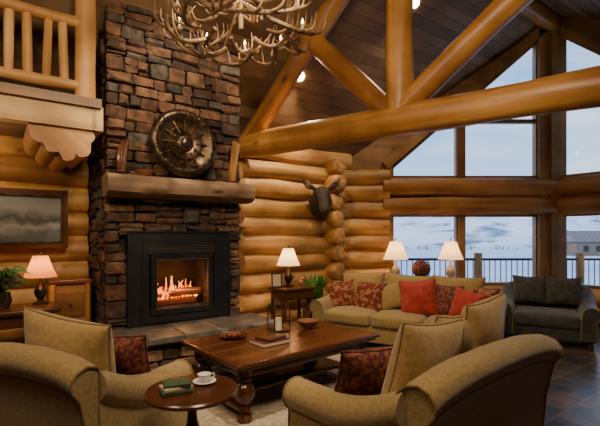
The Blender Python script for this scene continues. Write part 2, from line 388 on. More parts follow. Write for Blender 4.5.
b.box(-5.2,6,-8.2,-8.05,0,3.1,'logd'); b.build('wall_back',**ROOM)
b=MB(); 
for i in range(10): b.tube([(-5.2,0.1,.15+.3*i),(-5.2,-8,.15+.3*i)],.168,'logd',k=10,n=8,wob=.05)
b.prism([(-5.2,.1,0),(-5.2,.1,2.85),(-5.2,-NR,ZR),(-5.2,-8,roofz(8)),(-5.2,-8,0)],(-.1,0,0),'plank'); b.build('wall_left',**ROOM)

# ------------------------------------------------------------------ truss
b=MB(); B0=Vector((-.85,6.3,0)); BD=Vector((.815,-.579,0))
def Bp(t,z): p=B0+BD*t; return (p.x,p.y,z)
b.tube([Bp(-.25,2.84),Bp(8.1,2.84)],.178,'beam',k=24,n=40,wob=.11,col=(1,1,1))
b.tube([Bp(2.46,2.9),Bp(2.46,5.35)],.155,'beam',k=20,n=12,wob=.12,col=(1,1,1))
b.tube([Bp(2.36,2.93),Bp(1.02,4.33)],.13,'beam',k=20,n=12,wob=.12,col=(.8,.75,.7))
b.tube([Bp(2.5,2.98),Bp(4.5,4.5)],.14,'beam',k=20,n=12,wob=.12,col=(1.05,1.05,1.05))
b.tube([Bp(0.0,2.82),Bp(2.2,5.12)],.135,'beam',k=20,n=14,wob=.12,col=(.75,.7,.65))
b.tube([Bp(2.7,5.2),Bp(7.9,3.1)],.135,'beam',k=20,n=14,wob=.12)
b.build('roof_truss')
b=MB(); b.tube([W(-5.2,NR,ZR-.14),W(5.9,NR,ZR-.14)],.15,'beam',k=16,n=16,wob=.05); b.build('ridge_log')

# ------------------------------------------------------------------ chimney
def stonecol():
    t=R.random(); v=R.uniform(.38,1.2)
    if t<.46: c=(.195,.10,.056)
    elif t<.64: c=(.135,.112,.095)
    elif t<.84: c=(.28,.16,.085)
    else: c=(.10,.055,.042)
    return tuple(x*v*.98 for x in c)
def stones(b,L,z0,z1,place,holes=(),hmin=.10,hmax=.27):
    z=z0
    while z<z1-.03:
        h=min(R.uniform(hmin,hmax),z1-z); x=0
        if z1-(z+h)<.05: h=z1-z
        while x<L-.01:
            w=R.uniform(.11,.32)*(.75+h*1.5)
            if L-(x+w)<.09: w=L-x
            parts=[(z,h)]
            rr=R.random()
            if h>.13 and rr<.45: q=R.uniform(.35,.65); parts=[(z,h*q),(z+h*q,h*(1-q))]
            elif h>.19 and rr<.78: q=R.uniform(.24,.36); q2=R.uniform(.3,.4); parts=[(z,h*q),(z+h*q,h*q2),(z+h*(q+q2),h*(1-q-q2))]
            for zz,hh in parts:
                ok=True
                for (hx0,hx1,hz0,hz1) in holes:
                    if x+w*.5>hx0 and x+w*.5<hx1 and zz+hh*.5>hz0 and zz+hh*.5<hz1: ok=False
                if ok:
                    d=.10+R.uniform(0,.085)
                    b.rbox(w-.01,d,hh-.01,.022,'stone',place(x+w/2,zz+hh/2)@Matrix.Rotation(R.uniform(-.05,.05),4,'Y'),seg=1,col=stonecol(),jit=.012)
            x+=w
        z+=h
CX0,CX1,CF=-1.58,0.0,1.0
IX0,IX1,IZ0,IZ1=-1.38,-.17,.52,1.56
b=MB()
b.box(CX0+.05,IX0+.1,-.93,0,0,4.4,'mortar'); b.box(IX1-.1,CX1-.05,-.93,0,0,4.4,'mortar')
b.box(IX0+.05,IX1-.05,-.93,0,IZ1-.12,4.4,'mortar'); b.box(IX0+.05,IX1-.05,-.93,0,0,IZ0+.02,'mortar'); b.box(IX0+.05,IX1-.05,-.4,0,.4,1.6,'mortar')
stones(b,CX1-CX0,0,4.35,lambda x,z:TR(CX0+x,-.94,z),holes=[(IX0-CX0+.03,IX1-CX0-.03,IZ0-.02,IZ1-.02)])
stones(b,.88,0,4.35,lambda x,z:TR(CX0+.06,-x,z,rz=pi/2))
stones(b,.88,0,4.35,lambda x,z:TR(CX1-.06,-x,z,rz=pi/2))
b.build('stone_chimney',**ROOM,sharp=25)
b=MB()
for k in range(5):
    x0=-1.72+k*.375
    b.rbox(.372,.66,.07,.012,'slate',TR(x0+.186,-1.36,.475,rz=R.uniform(-.01,.01)),seg=1,jit=.006,col=(R.uniform(.8,1.15),)*3)
b.box(-1.62,.06,-1.55,-1.05,0,.44,'mortar')
stones(b,1.72,0,.44,lambda x,z:TR(-1.65+x,-1.56,z),hmax=.16)
stones(b,.5,0,.44,lambda x,z:TR(.06,-1.08-x,z,rz=pi/2),hmax=.16); stones(b,.5,0,.44,lambda x,z:TR(-1.62,-1.08-x,z,rz=pi/2),hmax=.16)
b.build('stone_hearth',**ROOM,sharp=25)
# mantel : hewn half-log
b=MB()
secs=[];NS=18
for i in range(NS+1):
    t=i/NS; x=-1.62+1.68*t; q=lambda a,s_: .014*noise.noise(Vector((x*4,a*1.7,s_)))
    pr=[(-1.0,2.13),(-1.0,1.92),(-1.10,1.90),(-1.20,1.915),(-1.27,1.96),(-1.295,2.03),(-1.285,2.09),(-1.25,2.135),(-1.12,2.14)]
    secs.append([(x,p[0]+q(j,1),p[1]+(q(j,5) if j<7 and j>0 else 0)) for j,p in enumerate(pr)])
n_=len(secs[0]); vs=[p for s_ in secs for p in s_]; uv=[]; 
for i in range(NS+1):
    for j in range(n_): uv.append((i/NS*1.7,j*.07))
fs=[(i*n_+j,i*n_+(j+1)%n_,(i+1)*n_+(j+1)%n_,(i+1)*n_+j) for i in range(NS) for j in range(n_)]+[tuple(range(n_)),tuple(NS*n_+j for j in range(n_))]
b.add(vs,fs,'mantelw',uv=uv)
b.build('log_mantel',**ROOM)
# insert
b=MB()
def fr(x0,x1,z0,z1,w,y0,y1,m,top=None):
    top=top or w
    b.box(x0,x0+w,y0,y1,z0,z1,m); b.box(x1-w,x1,y0,y1,z0,z1,m); b.box(x0+w,x1-w,y0,y1,z1-top,z1,m); b.box(x0+w,x1-w,y0,y1,z0,z0+w,m)
fr(IX0,IX1,IZ0,IZ1,.17,-1.055,-.9,'black',top=.12)
fr(IX0,IX1,IZ0,IZ1,.02,-1.07,-1.05,'black')
fr(IX0+.15,IX1-.15,IZ0+.02,IZ1-.1,.07,-1.08,-.95,'black')
b.box(IX0+.2,IX1-.2,-1.065,-.95,IZ1-.26,IZ1-.15,'black')
for k in range(4): b.box(IX0+.22,IX1-.22,-1.078,-1.065,IZ1-.25+.024*k,IZ1-.24+.024*k,'steel')
fr(IX0+.24,IX1-.24,IZ0+.1,IZ1-.26,.06,-1.09,-.95,'black')
fr(IX0+.30,IX1-.30,IZ0+.16,IZ1-.32,.008,-1.094,-1.08,'steel')
b.box(IX0+.26,IX1-.26,-1.02,-.97,IZ0+.04,IZ0+.1,'black')
x0,x1,z0,z1=IX0+.22,IX1-.22,IZ0+.12,IZ1-.28
b.box(x0,x1,-.47,-.45,z0,z1,'soot'); b.box(x0-.02,x0,-.98,-.45,z0,z1,'soot'); b.box(x1,x1+.02,-.98,-.45,z0,z1,'soot')
b.box(x0,x1,-.98,-.45,z0-.02,z0,'soot'); b.box(x0,x1,-.98,-.45,z1,z1+.02,'soot')
b.build('fireplace_insert',**ROOM)
b=MB(); xm=(x0+x1)/2
for k,(dx,dy,dz,an) in enumerate(((-.02,-.86,.07,.05),(.03,-.68,.07,-.08),(-.06,-.77,.16,.35),(.08,-.76,.18,-.4))):
    c,s_=math.cos(an)*.25,math.sin(an)*.2
    b.tube([(xm+dx-c,dy-s_,z0+dz),(xm+dx+c,dy+s_,z0+dz+.01)],.05,'dkw',k=10,n=5,wob=.2,col=(1.6,1.3,1.1))
for k in range(18):
    x=xm-.25+.029*k+R.uniform(-.01,.01); h=R.uniform(.12,.30)*(1-abs(x-xm)*1.5); r=R.uniform(.013,.028); q=R.uniform(-.03,.03); y=-.77+R.uniform(-.09,.07)
    b.tube([(x,y,z0+.11),(x+q,y,z0+.11+h*.4),(x-q*.6,y,z0+.11+h*.75),(x+q*.5,y,z0+.11+h)],[r*.7,r,r*.5,.0015],'fire',k=8,n=4)
b.box(xm-.26,xm+.26,-.86,-.64,z0+.002,z0+.012,'fire')
b.build('log_fire',**ROOM)
light('fire_glow','POINT',W(xm,.88,z0+.34),8,(1,.4,.12),.08)
# round shield
b=MB()
Rr=.385; T=TR(-.80,-1.17,2.545,rx=pi/2-.07)
prof=[(.001,.035),(.05,.05),(.09,.035),(.10,.02),(.12,.03),(.19,.035),(.20,.015),(.26,.02),(.30,.05),(.335,.06),(.36,.05),(Rr,.02),(Rr,0),(.001,-.01)]
b.lathe(prof,'bronze',48,T)
for k in range(24):
    a=2*pi*k/24; b.ell(.02,.02,.014,'steel',T@TR(math.cos(a)*.325,math.sin(a)*.325,.058),k=8,col=(.5,.42,.3))
for k in range(12):
    a=2*pi*k/12; b.bar(T@Vector((math.cos(a)*.12,math.sin(a)*.12,.036)),T@Vector((math.cos(a)*.26,math.sin(a)*.26,.03)),.02,.012,(0,-1,0),'bronze',col=(1.5,1.3,1.1))
b.ell(.06,.06,.04,'steel',T@TR(0,0,.04),k=16,col=(.6,.5,.4))
b.build('round_bronze_shield',**ROOM)
b=MB(); 
for an in range(6):
    s1=R.uniform(-.09,.09)
    b.tube([(-1.47+s1*.4,-1.17,2.15),(-1.47+s1,-1.17+s1*.2,2.29),(-1.47+s1*1.1+.02,-1.16,2.42),(-1.47+s1*.5+.05,-1.16,2.49+abs(s1)*.9)],[.03,.028,.018,.004],'dkw',k=8,n=4,col=(1.4,1.3,1.2))
b.ell(.10,.05,.02,'dkw',TR(-1.47,-1.17,2.165))
b.build('driftwood_sculpture',**ROOM)
b=MB(); b.rbox(.09,.03,.5,.012,'log',TR(-.17,-1.15,2.405,ry=.13),seg=1,jit=.012,col=(.75,.65,.55)); b.rbox(.14,.07,.02,.005,'dkw',TR(-.19,-1.15,2.155),seg=1); b.build('wood_slab_ornament',**ROOM)
b=MB(); b.lathe([(.001,2.145),(.06,2.145),(.09,2.18),(.10,2.20),(.09,2.20),(.05,2.17),(.001,2.165)],'terra',20,TR(-1.24,-1.18,0)); b.build('terracotta_dish',**ROOM)

# ------------------------------------------------------------------ loft
b=MB()
b.box(-5.2,-1.72,-1.02,.1,2.60,2.82,'plank'); 
b.box(-5.2,-1.70,-1.16,-1.02,2.56,2.78,'pale',col=(1,.95,.85)); b.box(-5.2,-1.66,-1.20,-.95,2.78,2.87,'trim',col=(.9,.8,.7))
b.box(-1.74,-1.64,-1.16,-.1,2.56,2.80,'pale')
b.build('loft_floor',**ROOM)
b=MB()
def rail(z,r): b.tube([(-5.2,-1.1,z),(-1.84,-1.1,z)],r,'pale',k=16,n=30,wob=.2,col=(.95,.78,.55))
rail(2.99,.05); rail(3.62,.06)
x=-1.98
while x>-5: b.tube([(x,-1.1,2.97),(x+R.uniform(-.015,.015),-1.1,3.64)],.038,'pale',k=14,n=8,wob=.35,col=(.95,.78,.55)); x-=.15
b.tube([(-1.79,-1.08,2.86),(-1.79,-1.08,4.0)],.095,'pale',k=18,n=14,wob=.2,col=(.95,.78,.55))
b.build('loft_log_railing',**ROOM)
b=MB()
pts=[(-2.28,2.56)]
def lobe(cx,cz,r,a0,a1):
    for i in range(9): a=(a0+(a1-a0)*i/8)*D2R; pts.append((cx+r*math.cos(a),cz+r*math.sin(a)))
lobe(-2.18,2.48,.09,180,300); lobe(-2.08,2.38,.085,170,310); lobe(-1.96,2.32,.085,190,350); lobe(-1.83,2.37,.085,220,370); lobe(-1.78,2.50,.07,-60,60)
b.prism([(p[0],-1.12,p[1]) for p in pts],(0,.9,0),'pale',col=(1,.8,.62)); b.build('carved_log_corbel',**ROOM)

b=MB(); x0,x1,z0,z1=-2.72,-1.84,1.36,2.02
fr(x0,x1,z0,z1,.07,-.27,-.2,'dkw'); fr(x0+.06,x1-.06,z0+.06,z1-.06,.015,-.275,-.23,'bronze')
b.box(x0+.06,x1-.06,-.245,-.22,z0+.06,z1-.06,'paint'); b.build('framed_landscape_painting',**ROOM)
b=MB()
b.rbox(.36,.34,.9,.02,'logd',TR(-1.86,-.42,.53)); b.rbox(.42,.40,.05,.015,'dkw',TR(-1.86,-.42,1.0),col=(2,1.6,1.3))
for sx in (-1,1):
    for sy in (-1,1): b.tube([(-1.86+sx*.17,-.42+sy*.16,0),(-1.86+sx*.17,-.42+sy*.16,.98)],.035,'log',k=10,n=5,wob=.1)
for z in (.3,.62): b.box(-2.0,-1.72,-.605,-.585,z,z+.26,'logd',col=(.7,.7,.7)); b.ell(.014,.014,.014,'black',TR(-1.86,-.615,z+.13),k=8)
b.build('rustic_log_cabinet',**ROOM)

def table_lamp(name,x,y,z,s,shade='shade',base='bronze',e=14):
    b=MB()
    prof=[(.001,0),(.085,0),(.09,.015),(.05,.03),(.03,.05),(.06,.1),(.075,.15),(.055,.21),(.025,.25),(.018,.3),(.012,.34),(.012,.40),(.001,.40)]
    b.lathe([(r*s,h*s) for r,h in prof],base,20)
    b.lathe([(.19*s,.34*s),(.155*s,.42*s),(.115*s,.52*s),(.085*s,.61*s)],shade,28)
    b.tube([(0,0,.38*s),(0,0,.63*s)],.005*s,'bronze',k=6); b.ell(.012*s,.012*s,.014*s,'bronze',TR(0,0,.645*s),k=8)
    o=b.build(name,(x,y,z))
    light('bulb','POINT',(x,y,z+.47*s),e,(1,.62,.3),.03,parent=o)
    return o
LT=W(-2.42,.98)
b=MB(); b.rbox(.8,.5,.05,.015,'dkw',TR(0,0,.80)); b.rbox(.7,.42,.12,.01,'dkw',TR(0,0,.72))
for sx in (-1,1):
    for sy in (-1,1): b.lathe([(.001,0),(.03,0),(.035,.05),(.022,.1),(.035,.3),(.022,.5),(.035,.66),(.001,.66)],'dkw',12,TR(sx*.32,sy*.18,0))
b.rbox(.7,.42,.03,.01,'dkw',TR(0,0,.2)); b.build('dark_console_table',(LT[0],LT[1],0),RA)
q=W(-2.16,.86); table_lamp('small_amber_table_lamp',q.x,q.y,.826,.78,'shader','bronze',3.5)
b=MB()
for k in range(90):
    a=R.uniform(0,2*pi); l=R.uniform(.08,.24); h=R.uniform(.04,.24)
    b.tube([(0,0,.14),(math.cos(a)*l*.5,math.sin(a)*l*.5,.14+h),(math.cos(a)*l,math.sin(a)*l,.14+h*.8)],[.006,.018,.002],'dried' if k%3 else 'green',k=5,n=3,flat=.3,col=(R.uniform(.5,1.4),)*3)
b.lathe([(.001,0),(.06,0),(.085,.07),(.07,.15),(.06,.15),(.001,.13)],'bronze',18); q=W(-2.48,1.0); b.build('dried_flower_arrangement',(q.x,q.y,.826))

# ------------------------------------------------------------------ sofas
def sofa(name,w,cx,cy,F,fab='gold',D=.95,n=2,H=.84,AH=.62,seat=.47,aw=.2,backs=(),extra=(),rake=.06,crest=.03):
    ang=math.atan2(F[0],-F[1]); b=MB(); yb=D/2; hw=w/2
    b.rbox(w-.1,D-.12,.24,.03,fab,TR(0,.02,.2))
    for sx in (-1,1):
        for sy in (-1,1): b.lathe([(.001,0),(.03,0),(.042,.03),(.035,.07),(.03,.1),(.001,.1)],'dkw',14,TR(sx*(hw-.1),sy*(D/2-.1),0))
    secs=[]; N=20
    for i in range(N+1):
        t=i/N*2-1; x=t*(hw-.05); h=H+crest*(1-t*t)-.04*abs(t)**6+.006*noise.noise(Vector((x*7,cx,0))); e=rake
        secs.append([(x,yb-.25,.12),(x,yb-.24,.42),(x,yb-.20+e*.5,h-.16),(x,yb-.17+e,h-.05),(x,yb-.12+e,h-.01),(x,yb-.06+e,h+.005),(x,yb+.0+e,h-.015),(x,yb+.035+e,h-.06),(x,yb+.03+e,h-.11),(x,yb-.005+e*.8,h-.17),(x,yb-.03+e*.4,h*.5),(x,yb-.03,.12)])
    b.loft(secs,fab)
    for j in (9,): b.tube([s_[j] for s_ in secs],.007,'welt',k=6,col=(1,1,1))
    for e_ in (0,-1): b.tube([Vector(p)+Vector(((-.004 if e_==0 else .004),0,0)) for p in secs[e_][2:]],.008,'welt',k=6,col=(1,1,1))
    for s in (-1,1):
        secs=[];NY=12
        for i in range(NY+1):
            t=i/NY; y=-D/2+.02+t*(D-.10); h=AH+.15*max(0,(t-.45)/.55)**1.6-.02*(1-t)
            r=.098; cxx=hw-.085; sec=[(hw-aw-.01,.12),(hw-aw,h-.17)]
            for a in range(165,-71,-19): sec.append((cxx+r*math.cos(a*D2R),h-r+r*math.sin(a*D2R)))
            sec+=[(hw-.035,h-.24),(hw-.03,.3),(hw-.03,.12)]
            secs.append([(s*p[0],y,p[1]) for p in sec])
        b.loft(secs,fab)
        yf=-D/2+.012; h=AH-.02
        pp=[(s*p[0],yf,p[1]) for p in ([(hw-aw,.14),(hw-aw+.005,h-.17)]+[(hw-.085+.098*math.cos(a*D2R),h-.098+.098*math.sin(a*D2R)) for a in range(165,-71,-25)]+[(hw-.035,h-.24),(hw-.032,.14)])]
        b.tube(pp,.008,'welt',k=6,col=(1,1,1))
    sw=(w-2*aw)/n
    for i in range(n):
        x=-hw+aw+sw*(i+.5); b.rbox(sw-.008,D-.25,.17,.05,fab,TR(x,-.10,seat-.085),seg=3,puff=.03)
    for p in list(backs)+list(extra):
        (x,y,z,pw_,ph,pt,lean,rz,m)=p[:9]; roll=p[9] if len(p)>9 else 0
        b.pillow(pw_,ph,pt,m,TR(x,y,z,rz=rz)@TR(rx=pi/2-lean)@TR(rz=roll))
    return b.build(name,(cx,cy,0),ang,sharp=50)
# right foreground loveseat (local +x runs toward the camera-left end)
fx,fy=-.643,.766
c=(1.125+fx*.47,2.43+fy*.47)
sofa('gold_loveseat',1.62,c[0],c[1],(fx,fy),n=2,
  backs=[(.31,.20,.74,.62,.56,.24,.22,.0,'gold2',.10),(-.40,.18,.80,.56,.56,.24,.2,.05,'gold2',-.06),(-.08,.13,.76,.46,.50,.2,.3,-.1,'gold2',.05)],
  extra=[(.52,-.02,.66,.46,.46,.18,.45,-.35,'brocade'),(-.55,-.02,.68,.44,.44,.16,.4,.3,'floral')])
# left foreground armchair
f=(.38,.925); c=(-1.62+f[0]*.42,2.46+f[1]*.42)
sofa('gold_armchair',1.12,c[0],c[1],f,n=1,D=.86,H=.83,aw=.2,
  backs=[(-.10,.19,.735,.72,.56,.27,.2,0,'gold2',.09)],extra=[(-.30,-.02,.68,.40,.40,.17,.35,.3,'brocade')])
# far sofa
f=(-.5,-.866); ax=(.866,-.5)
c=(.14+ax[0]*1.22+.5*.47, 5.93-.5*1.22+.866*.47)
sofa('gold_sofa',2.44,c[0],c[1],f,n=3,H=.80,
  backs=[(-.66,.14,.72,.66,.5,.22,.25,0,'gold2',.05),(.0,.14,.72,.66,.5,.22,.25,0,'gold2',-.04),(.66,.14,.72,.66,.5,.22,.25,0,'gold2')],
  extra=[(-.92,-.02,.64,.40,.40,.16,.35,.25,'floral',.2),(-.50,-.02,.64,.46,.42,.16,.35,-.1,'floral'),(-.2,.0,.66,.36,.36,.14,.35,.1,'gold2',.3),(.20,-.08,.68,.48,.48,.18,.3,.1,'red',.12),(.54,-.02,.66,.42,.42,.16,.35,-.2,'brocade'),(.80,-.12,.63,.4,.4,.16,.3,-.3,'red',-.2),(.97,.02,.66,.4,.4,.16,.3,-.4,'floral')])
sofa('slate_loveseat',1.2,3.56,6.08,(-.5,-.866),fab='olive',n=1,H=.78,AH=.58,seat=.43,backs=[(-.22,.16,.70,.44,.40,.18,.2,0,'olive'),(.22,.16,.70,.44,.40,.18,.2,0,'olive')])

# ------------------------------------------------------------------ rug, coffee table
RT=.015
b=MB(); b.rbox(3.0,2.1,RT,.006,'rug',TR(0,0,RT/2)); b.build('wool_rug',(-.04,3.58,0),38*D2R)
b=MB(); l,w=1.66,1.04
b.rbox(l,w,.035,.014,'table',TR(0,0,.483)); b.rbox(l-.06,w-.06,.03,.012,'table',TR(0,0,.452),col=(.7,.7,.7))
b.rbox(l-.22,w-.22,.09,.008,'table',TR(0,0,.40),col=(.8,.8,.8))
for i in range(5):
    yy=-w/2+.02+(w-.04)/5*(i+.5); b.box(-l/2+.02,l/2-.02,yy-(w-.04)/10+.002,yy+(w-.04)/10-.002,.5,.503,'table',col=(R.uniform(.9,1.3),)*3)
b.box(-l/2+.10,l/2-.10,-.20,-.19,.503,.5045,'dkw'); b.box(-l/2+.10,l/2-.10,.19,.20,.503,.5045,'dkw')
leg=[(.001,0),(.05,0),(.062,.02),(.058,.05),(.035,.065),(.04,.08),(.055,.10),(.05,.12),(.035,.13),(.045,.15),(.078,.19),(.09,.235),(.08,.28),(.05,.31),(.04,.32),(.058,.335),(.058,.35),(.045,.36),(.06,.375),(.06,.44),(.001,.44)]
for sx in (-1,1):
    for sy in (-1,1): b.lathe(leg,'table',22,TR(sx*(l/2-.14),sy*(w/2-.14),0),col=(.9,.9,.9))
for sx in (-1,1): b.rbox(.09,w-.36,.05,.012,'table',TR(sx*(l/2-.14),0,.10))
b.rbox(l-.34,.34,.035,.01,'table',TR(0,0,.135))
b.build('carved_coffee_table',(-.16,4.10,RT),40*D2R)
TT=.520
def CT(x,y): v=TR(-.16,4.10,0,rz=40*D2R)@Vector((x,y,0)); return v.x,v.y
x,y=CT(.12,.24); b=MB()
for sx in (-1,1):
    for sy in (-1,1): b.tube([(sx*.085,sy*.085,0),(sx*.085,sy*.085,.24)],.007,'bronze',k=6)
for z in (.008,.24):
    for q in ((-1,-1,1,-1),(1,-1,1,1),(1,1,-1,1),(-1,1,-1,-1)): b.tube([(q[0]*.085,q[1]*.085,z),(q[2]*.085,q[3]*.085,z)],.007,'bronze',k=6)
b.box(-.085,.085,-.085,.085,0,.008,'bronze')
for q in ((-1,-1,1,-1),(1,-1,1,1),(1,1,-1,1),(-1,1,-1,-1)): b.prism([(q[0]*.083,q[1]*.083,.01),(q[2]*.083,q[3]*.083,.01),(q[2]*.083,q[3]*.083,.24),(q[0]*.083,q[1]*.083,.24)],(.001*q[1],.001*q[0],0),'glass')
for sx in (-1,1):
    for sy in (-1,1): b.tube([(sx*.085,sy*.085,.24),(sx*.045,sy*.045,.29),(0,0,.32)],.006,'bronze',k=6,n=3)
b.tube([(math.cos(a*pi/6)*.03,0,.35+math.sin(a*pi/6)*.03) for a in range(13)],.004,'bronze',k=6)
b.lathe([(.001,.008),(.035,.008),(.035,.13),(.001,.13)],'ivory',16); b.build('glass_candle_lantern',(x,y,TT),.5)
x,y=CT(.42,.12); b=MB(); b.lathe([(.001,0),(.045,0),(.05,.012),(.085,.04),(.115,.075),(.12,.085),(.11,.08),(.075,.045),(.03,.025),(.001,.022)],'terra',26,col=(.6,.55,.5)); b.build('decorative_bowl',(x,y,TT))
x,y=CT(-.25,-.12); b=MB(); b.rbox(.30,.22,.03,.006,'book2',TR(0,0,.015)); b.rbox(.30,.22,.008,.003,'book3',TR(0,0,.034),col=(.4,.4,.4)); b.rbox(.24,.18,.025,.005,'dkw',TR(.01,0,.051,rz=.2)); b.build('stacked_books',(x,y,TT),.7)
x,y=CT(-.40,.27); b=MB(); b.lathe([(.001,0),(.09,0),(.13,.02),(.135,.03),(.12,.022),(.08,.01),(.001,.008)],'dkw',26,col=(1.5,1.4,1.2)); 
for k in range(6): b.ell(.028,.028,.024,'terra',TR(math.cos(k)*.05,math.sin(k)*.05,.034),k=10,col=(.5,.4,.3))
b.build('wooden_fruit_dish',(x,y,TT))

# round side table
b=MB(); b.lathe([(.001,.575),(.25,.575),(.268,.585),(.268,.6),(.26,.608),(.001,.608)],'dkw',40,col=(1.1,.95,.9))
b.lathe([(.001,.10),(.05,.10),(.06,.14),(.03,.2),(.045,.27),(.055,.33),(.03,.42),(.025,.47),(.05,.55),(.09,.575)],'dkw',20)
for k in range(3):
    a=2*pi*k/3+.4; b.tube([(0,0,.14),(math.cos(a)*.1,math.sin(a)*.1,.13),(math.cos(a)*.2,math.sin(a)*.2,.045),(math.cos(a)*.25,math.sin(a)*.25,.02)],[.03,.028,.02,.02],'dkw',k=10,n=4)
b.build('round_pedestal_table',(-.63,2.46,0))
b=MB(); b.rbox(.17,.12,.022,.004,'book1',TR(0,0,.011)); b.rbox(.16,.11,.02,.004,'book2',TR(0,0,.032,rz=.15)); b.rbox(.15,.11,.018,.004,'book1',TR(.005,0,.051,rz=-.1)); b.build('small_book_stack',(-.71,2.40,.609),.5)
b=MB(); b.lathe([(.001,0),(.03,0),(.06,.008),(.07,.014),(.06,.011),(.001,.006)],'porc',24)
b.lathe([(.001,.006),(.02,.006),(.035,.03),(.042,.055),(.039,.055),(.03,.03),(.001,.015)],'porc',24)
b.tube([(.038,0,.048),(.062,0,.045),(.06,0,.025),(.034,0,.022)],.004,'porc',k=6,n=4); b.build('teacup_and_saucer',(-.58,2.55,.609),.6)

# ------------------------------------------------------------------ end table by chimney wall
p=W(1.02,.70)
b=MB(); b.rbox(.58,.42,.035,.01,'dkw',TR(0,0,.735)); b.rbox(.52,.36,.14,.008,'dkw',TR(0,0,.65))
for sx in (-1,1):
    for sy in (-1,1): b.lathe([(.001,0),(.022,0),(.03,.04),(.02,.12),(.03,.3),(.02,.45),(.028,.6),(.001,.6)],'dkw',12,TR(sx*.24,sy*.16,0))
b.rbox(.5,.34,.025,.006,'dkw',TR(0,0,.22)); b.build('dark_end_table',(p.x,p.y,0),RA)
table_lamp('table_lamp',p.x-.06,p.y+.03,.754,.92,'shade','bronze',6)
b=MB()
b.bar((-.07,0,0),(-.07,.02,.2),.02,.012,(0,1,0),'bronze'); b.bar((.07,0,0),(.07,.02,.2),.02,.012,(0,1,0),'bronze'); b.bar((-.07,0,.01),(.07,0,.01),.02,.012,(0,1,0),'bronze'); b.bar((-.07,.02,.2),(.07,.02,.2),.02,.012,(0,1,0),'bronze'); b.bar((0,.001,.01),(0,.019,.2),.12,.006,(0,1,0),'book2')
b.build('picture_frame',(p.x-.22,p.y-.12,.755),.3)
b=MB(); b.ell(.045,.035,.05,'terra',TR(0,0,.05)); b.ell(.03,.03,.03,'terra',TR(.02,0,.11),k=12); b.build('carved_figurine',(p.x+.14,p.y+.08,.754))
# leafy plant
b=MB(); b.lathe([(.001,0),(.13,0),(.17,.12),(.18,.34),(.165,.34),(.15,.31),(.001,.31)],'terra',24)
for k in range(110):
    a=R.uniform(0,2*pi); l=R.uniform(.06,.23); h=R.uniform(.25,.62)
    b.tube([(math.cos(a)*.05,math.sin(a)*.05,.31),(math.cos(a)*l*.6,math.sin(a)*l*.6,.31+h*.7),(math.cos(a)*l,math.sin(a)*l,.31+h)],[.006,.026,.002],'green',k=5,n=3,flat=.25,col=(R.uniform(.5,1.6),)*3)
b.build('potted_green_plant',(.22,6.62,0))
# console behind sofa
b=MB(); b.rbox(1.9,.36,.04,.01,'dkw',TR(0,0,.70)); b.rbox(1.8,.3,.1,.008,'dkw',TR(0,0,.63))
for sx in (-1,1):
    for sy in (-1,1): b.lathe([(.001,0),(.025,0),(.03,.05),(.02,.1),(.03,.4),(.022,.55),(.03,.6),(.001,.6)],'dkw',12,TR(sx*.86,sy*.12,0))
b.rbox(1.75,.28,.025,.006,'dkw',TR(0,0,.18)); b.build('sofa_console_table',(2.1,7.2,0))
table_lamp('table_lamp',1.64,7.2,.721,1.12,'shade','cream',6)
table_lamp('table_lamp',2.58,7.2,.721,1.12,'shade','cream',6)
b=MB(); b.ell(.15,.15,.15,'brocade',TR(0,0,.22),k=28); b.tube([(0.165*math.cos(a*D2R),0,.22+.165*math.sin(a*D2R)) for a in range(-80,81,16)],.008,'bronze',k=8); b.lathe([(.001,0),(.08,0),(.085,.015),(.03,.03),(.02,.06),(.001,.065)],'dkw',20); b.build('desk_globe',(2.06,7.17,.721))

# ------------------------------------------------------------------ mounted moose head
b=MB(); S=Matrix.Diagonal((1.12,1.12,1.12,1))
b.tube([(0,.0,0),(0,-.03,0)],[.2,.17],'dkw',k=24,T=S)
b.tube([(0,-.0,-.06),(0,-.14,-.05),(0,-.28,.03),(0,-.36,.06),(0,-.45,.0),(0,-.54,-.09),(0,-.61,-.17),(0,-.65,-.22),(0,-.655,-.25)],[.20,.19,.15,.125,.10,.085,.09,.075,.03],'fur',k=18,n=4,col=(1,1,1),flat=.8,T=S)
b.tube([(0,-.30,-.10),(0,-.32,-.2),(0,-.32,-.27)],[.035,.03,.008],'fur',k=10,n=3,col=(1,1,1),T=S)
for s in (-1,1):
    b.tube([(s*.08,-.34,.12),(s*.15,-.34,.17),(s*.19,-.35,.18)],[.025,.035,.005],'fur',k=10,n=4,flat=.4,col=(1,1,1),T=S)
    b.tube([(s*.05,-.30,.14),(s*.10,-.28,.15),(s*.15,-.27,.17)],[.02,.02,.025],'antler',k=8,n=3,col=(.35,.3,.25),T=S)
    b.tube([(s*.13,-.27,.16),(s*.18,-.26,.19),(s*.22,-.25,.24),(s*.23,-.25,.27)],[.025,.05,.045,.01],'antler',k=12,n=4,flat=.22,up=(0,0,1),col=(.35,.3,.25),T=S)
    for q in range(4):
        x_=.165+.028*q; z_=.215+.022*q
        b.tube([(s*x_,-.26,z_-.02),(s*(x_-.01+.02*q),-.28,z_+.035)],[.011,.003],'antler',k=7,n=2,col=(.35,.3,.25),T=S)
    b.ell(.014,.014,.014,'steel',S@TR(s*.085,-.42,.05),k=8,col=(.3,.2,.1)); b.ell(.014,.01,.012,'black',S@TR(s*.045,-.665,-.2),k=8)
q=W(1.93,.19,2.10); b.build('mounted_moose_head',q,RA-.55)

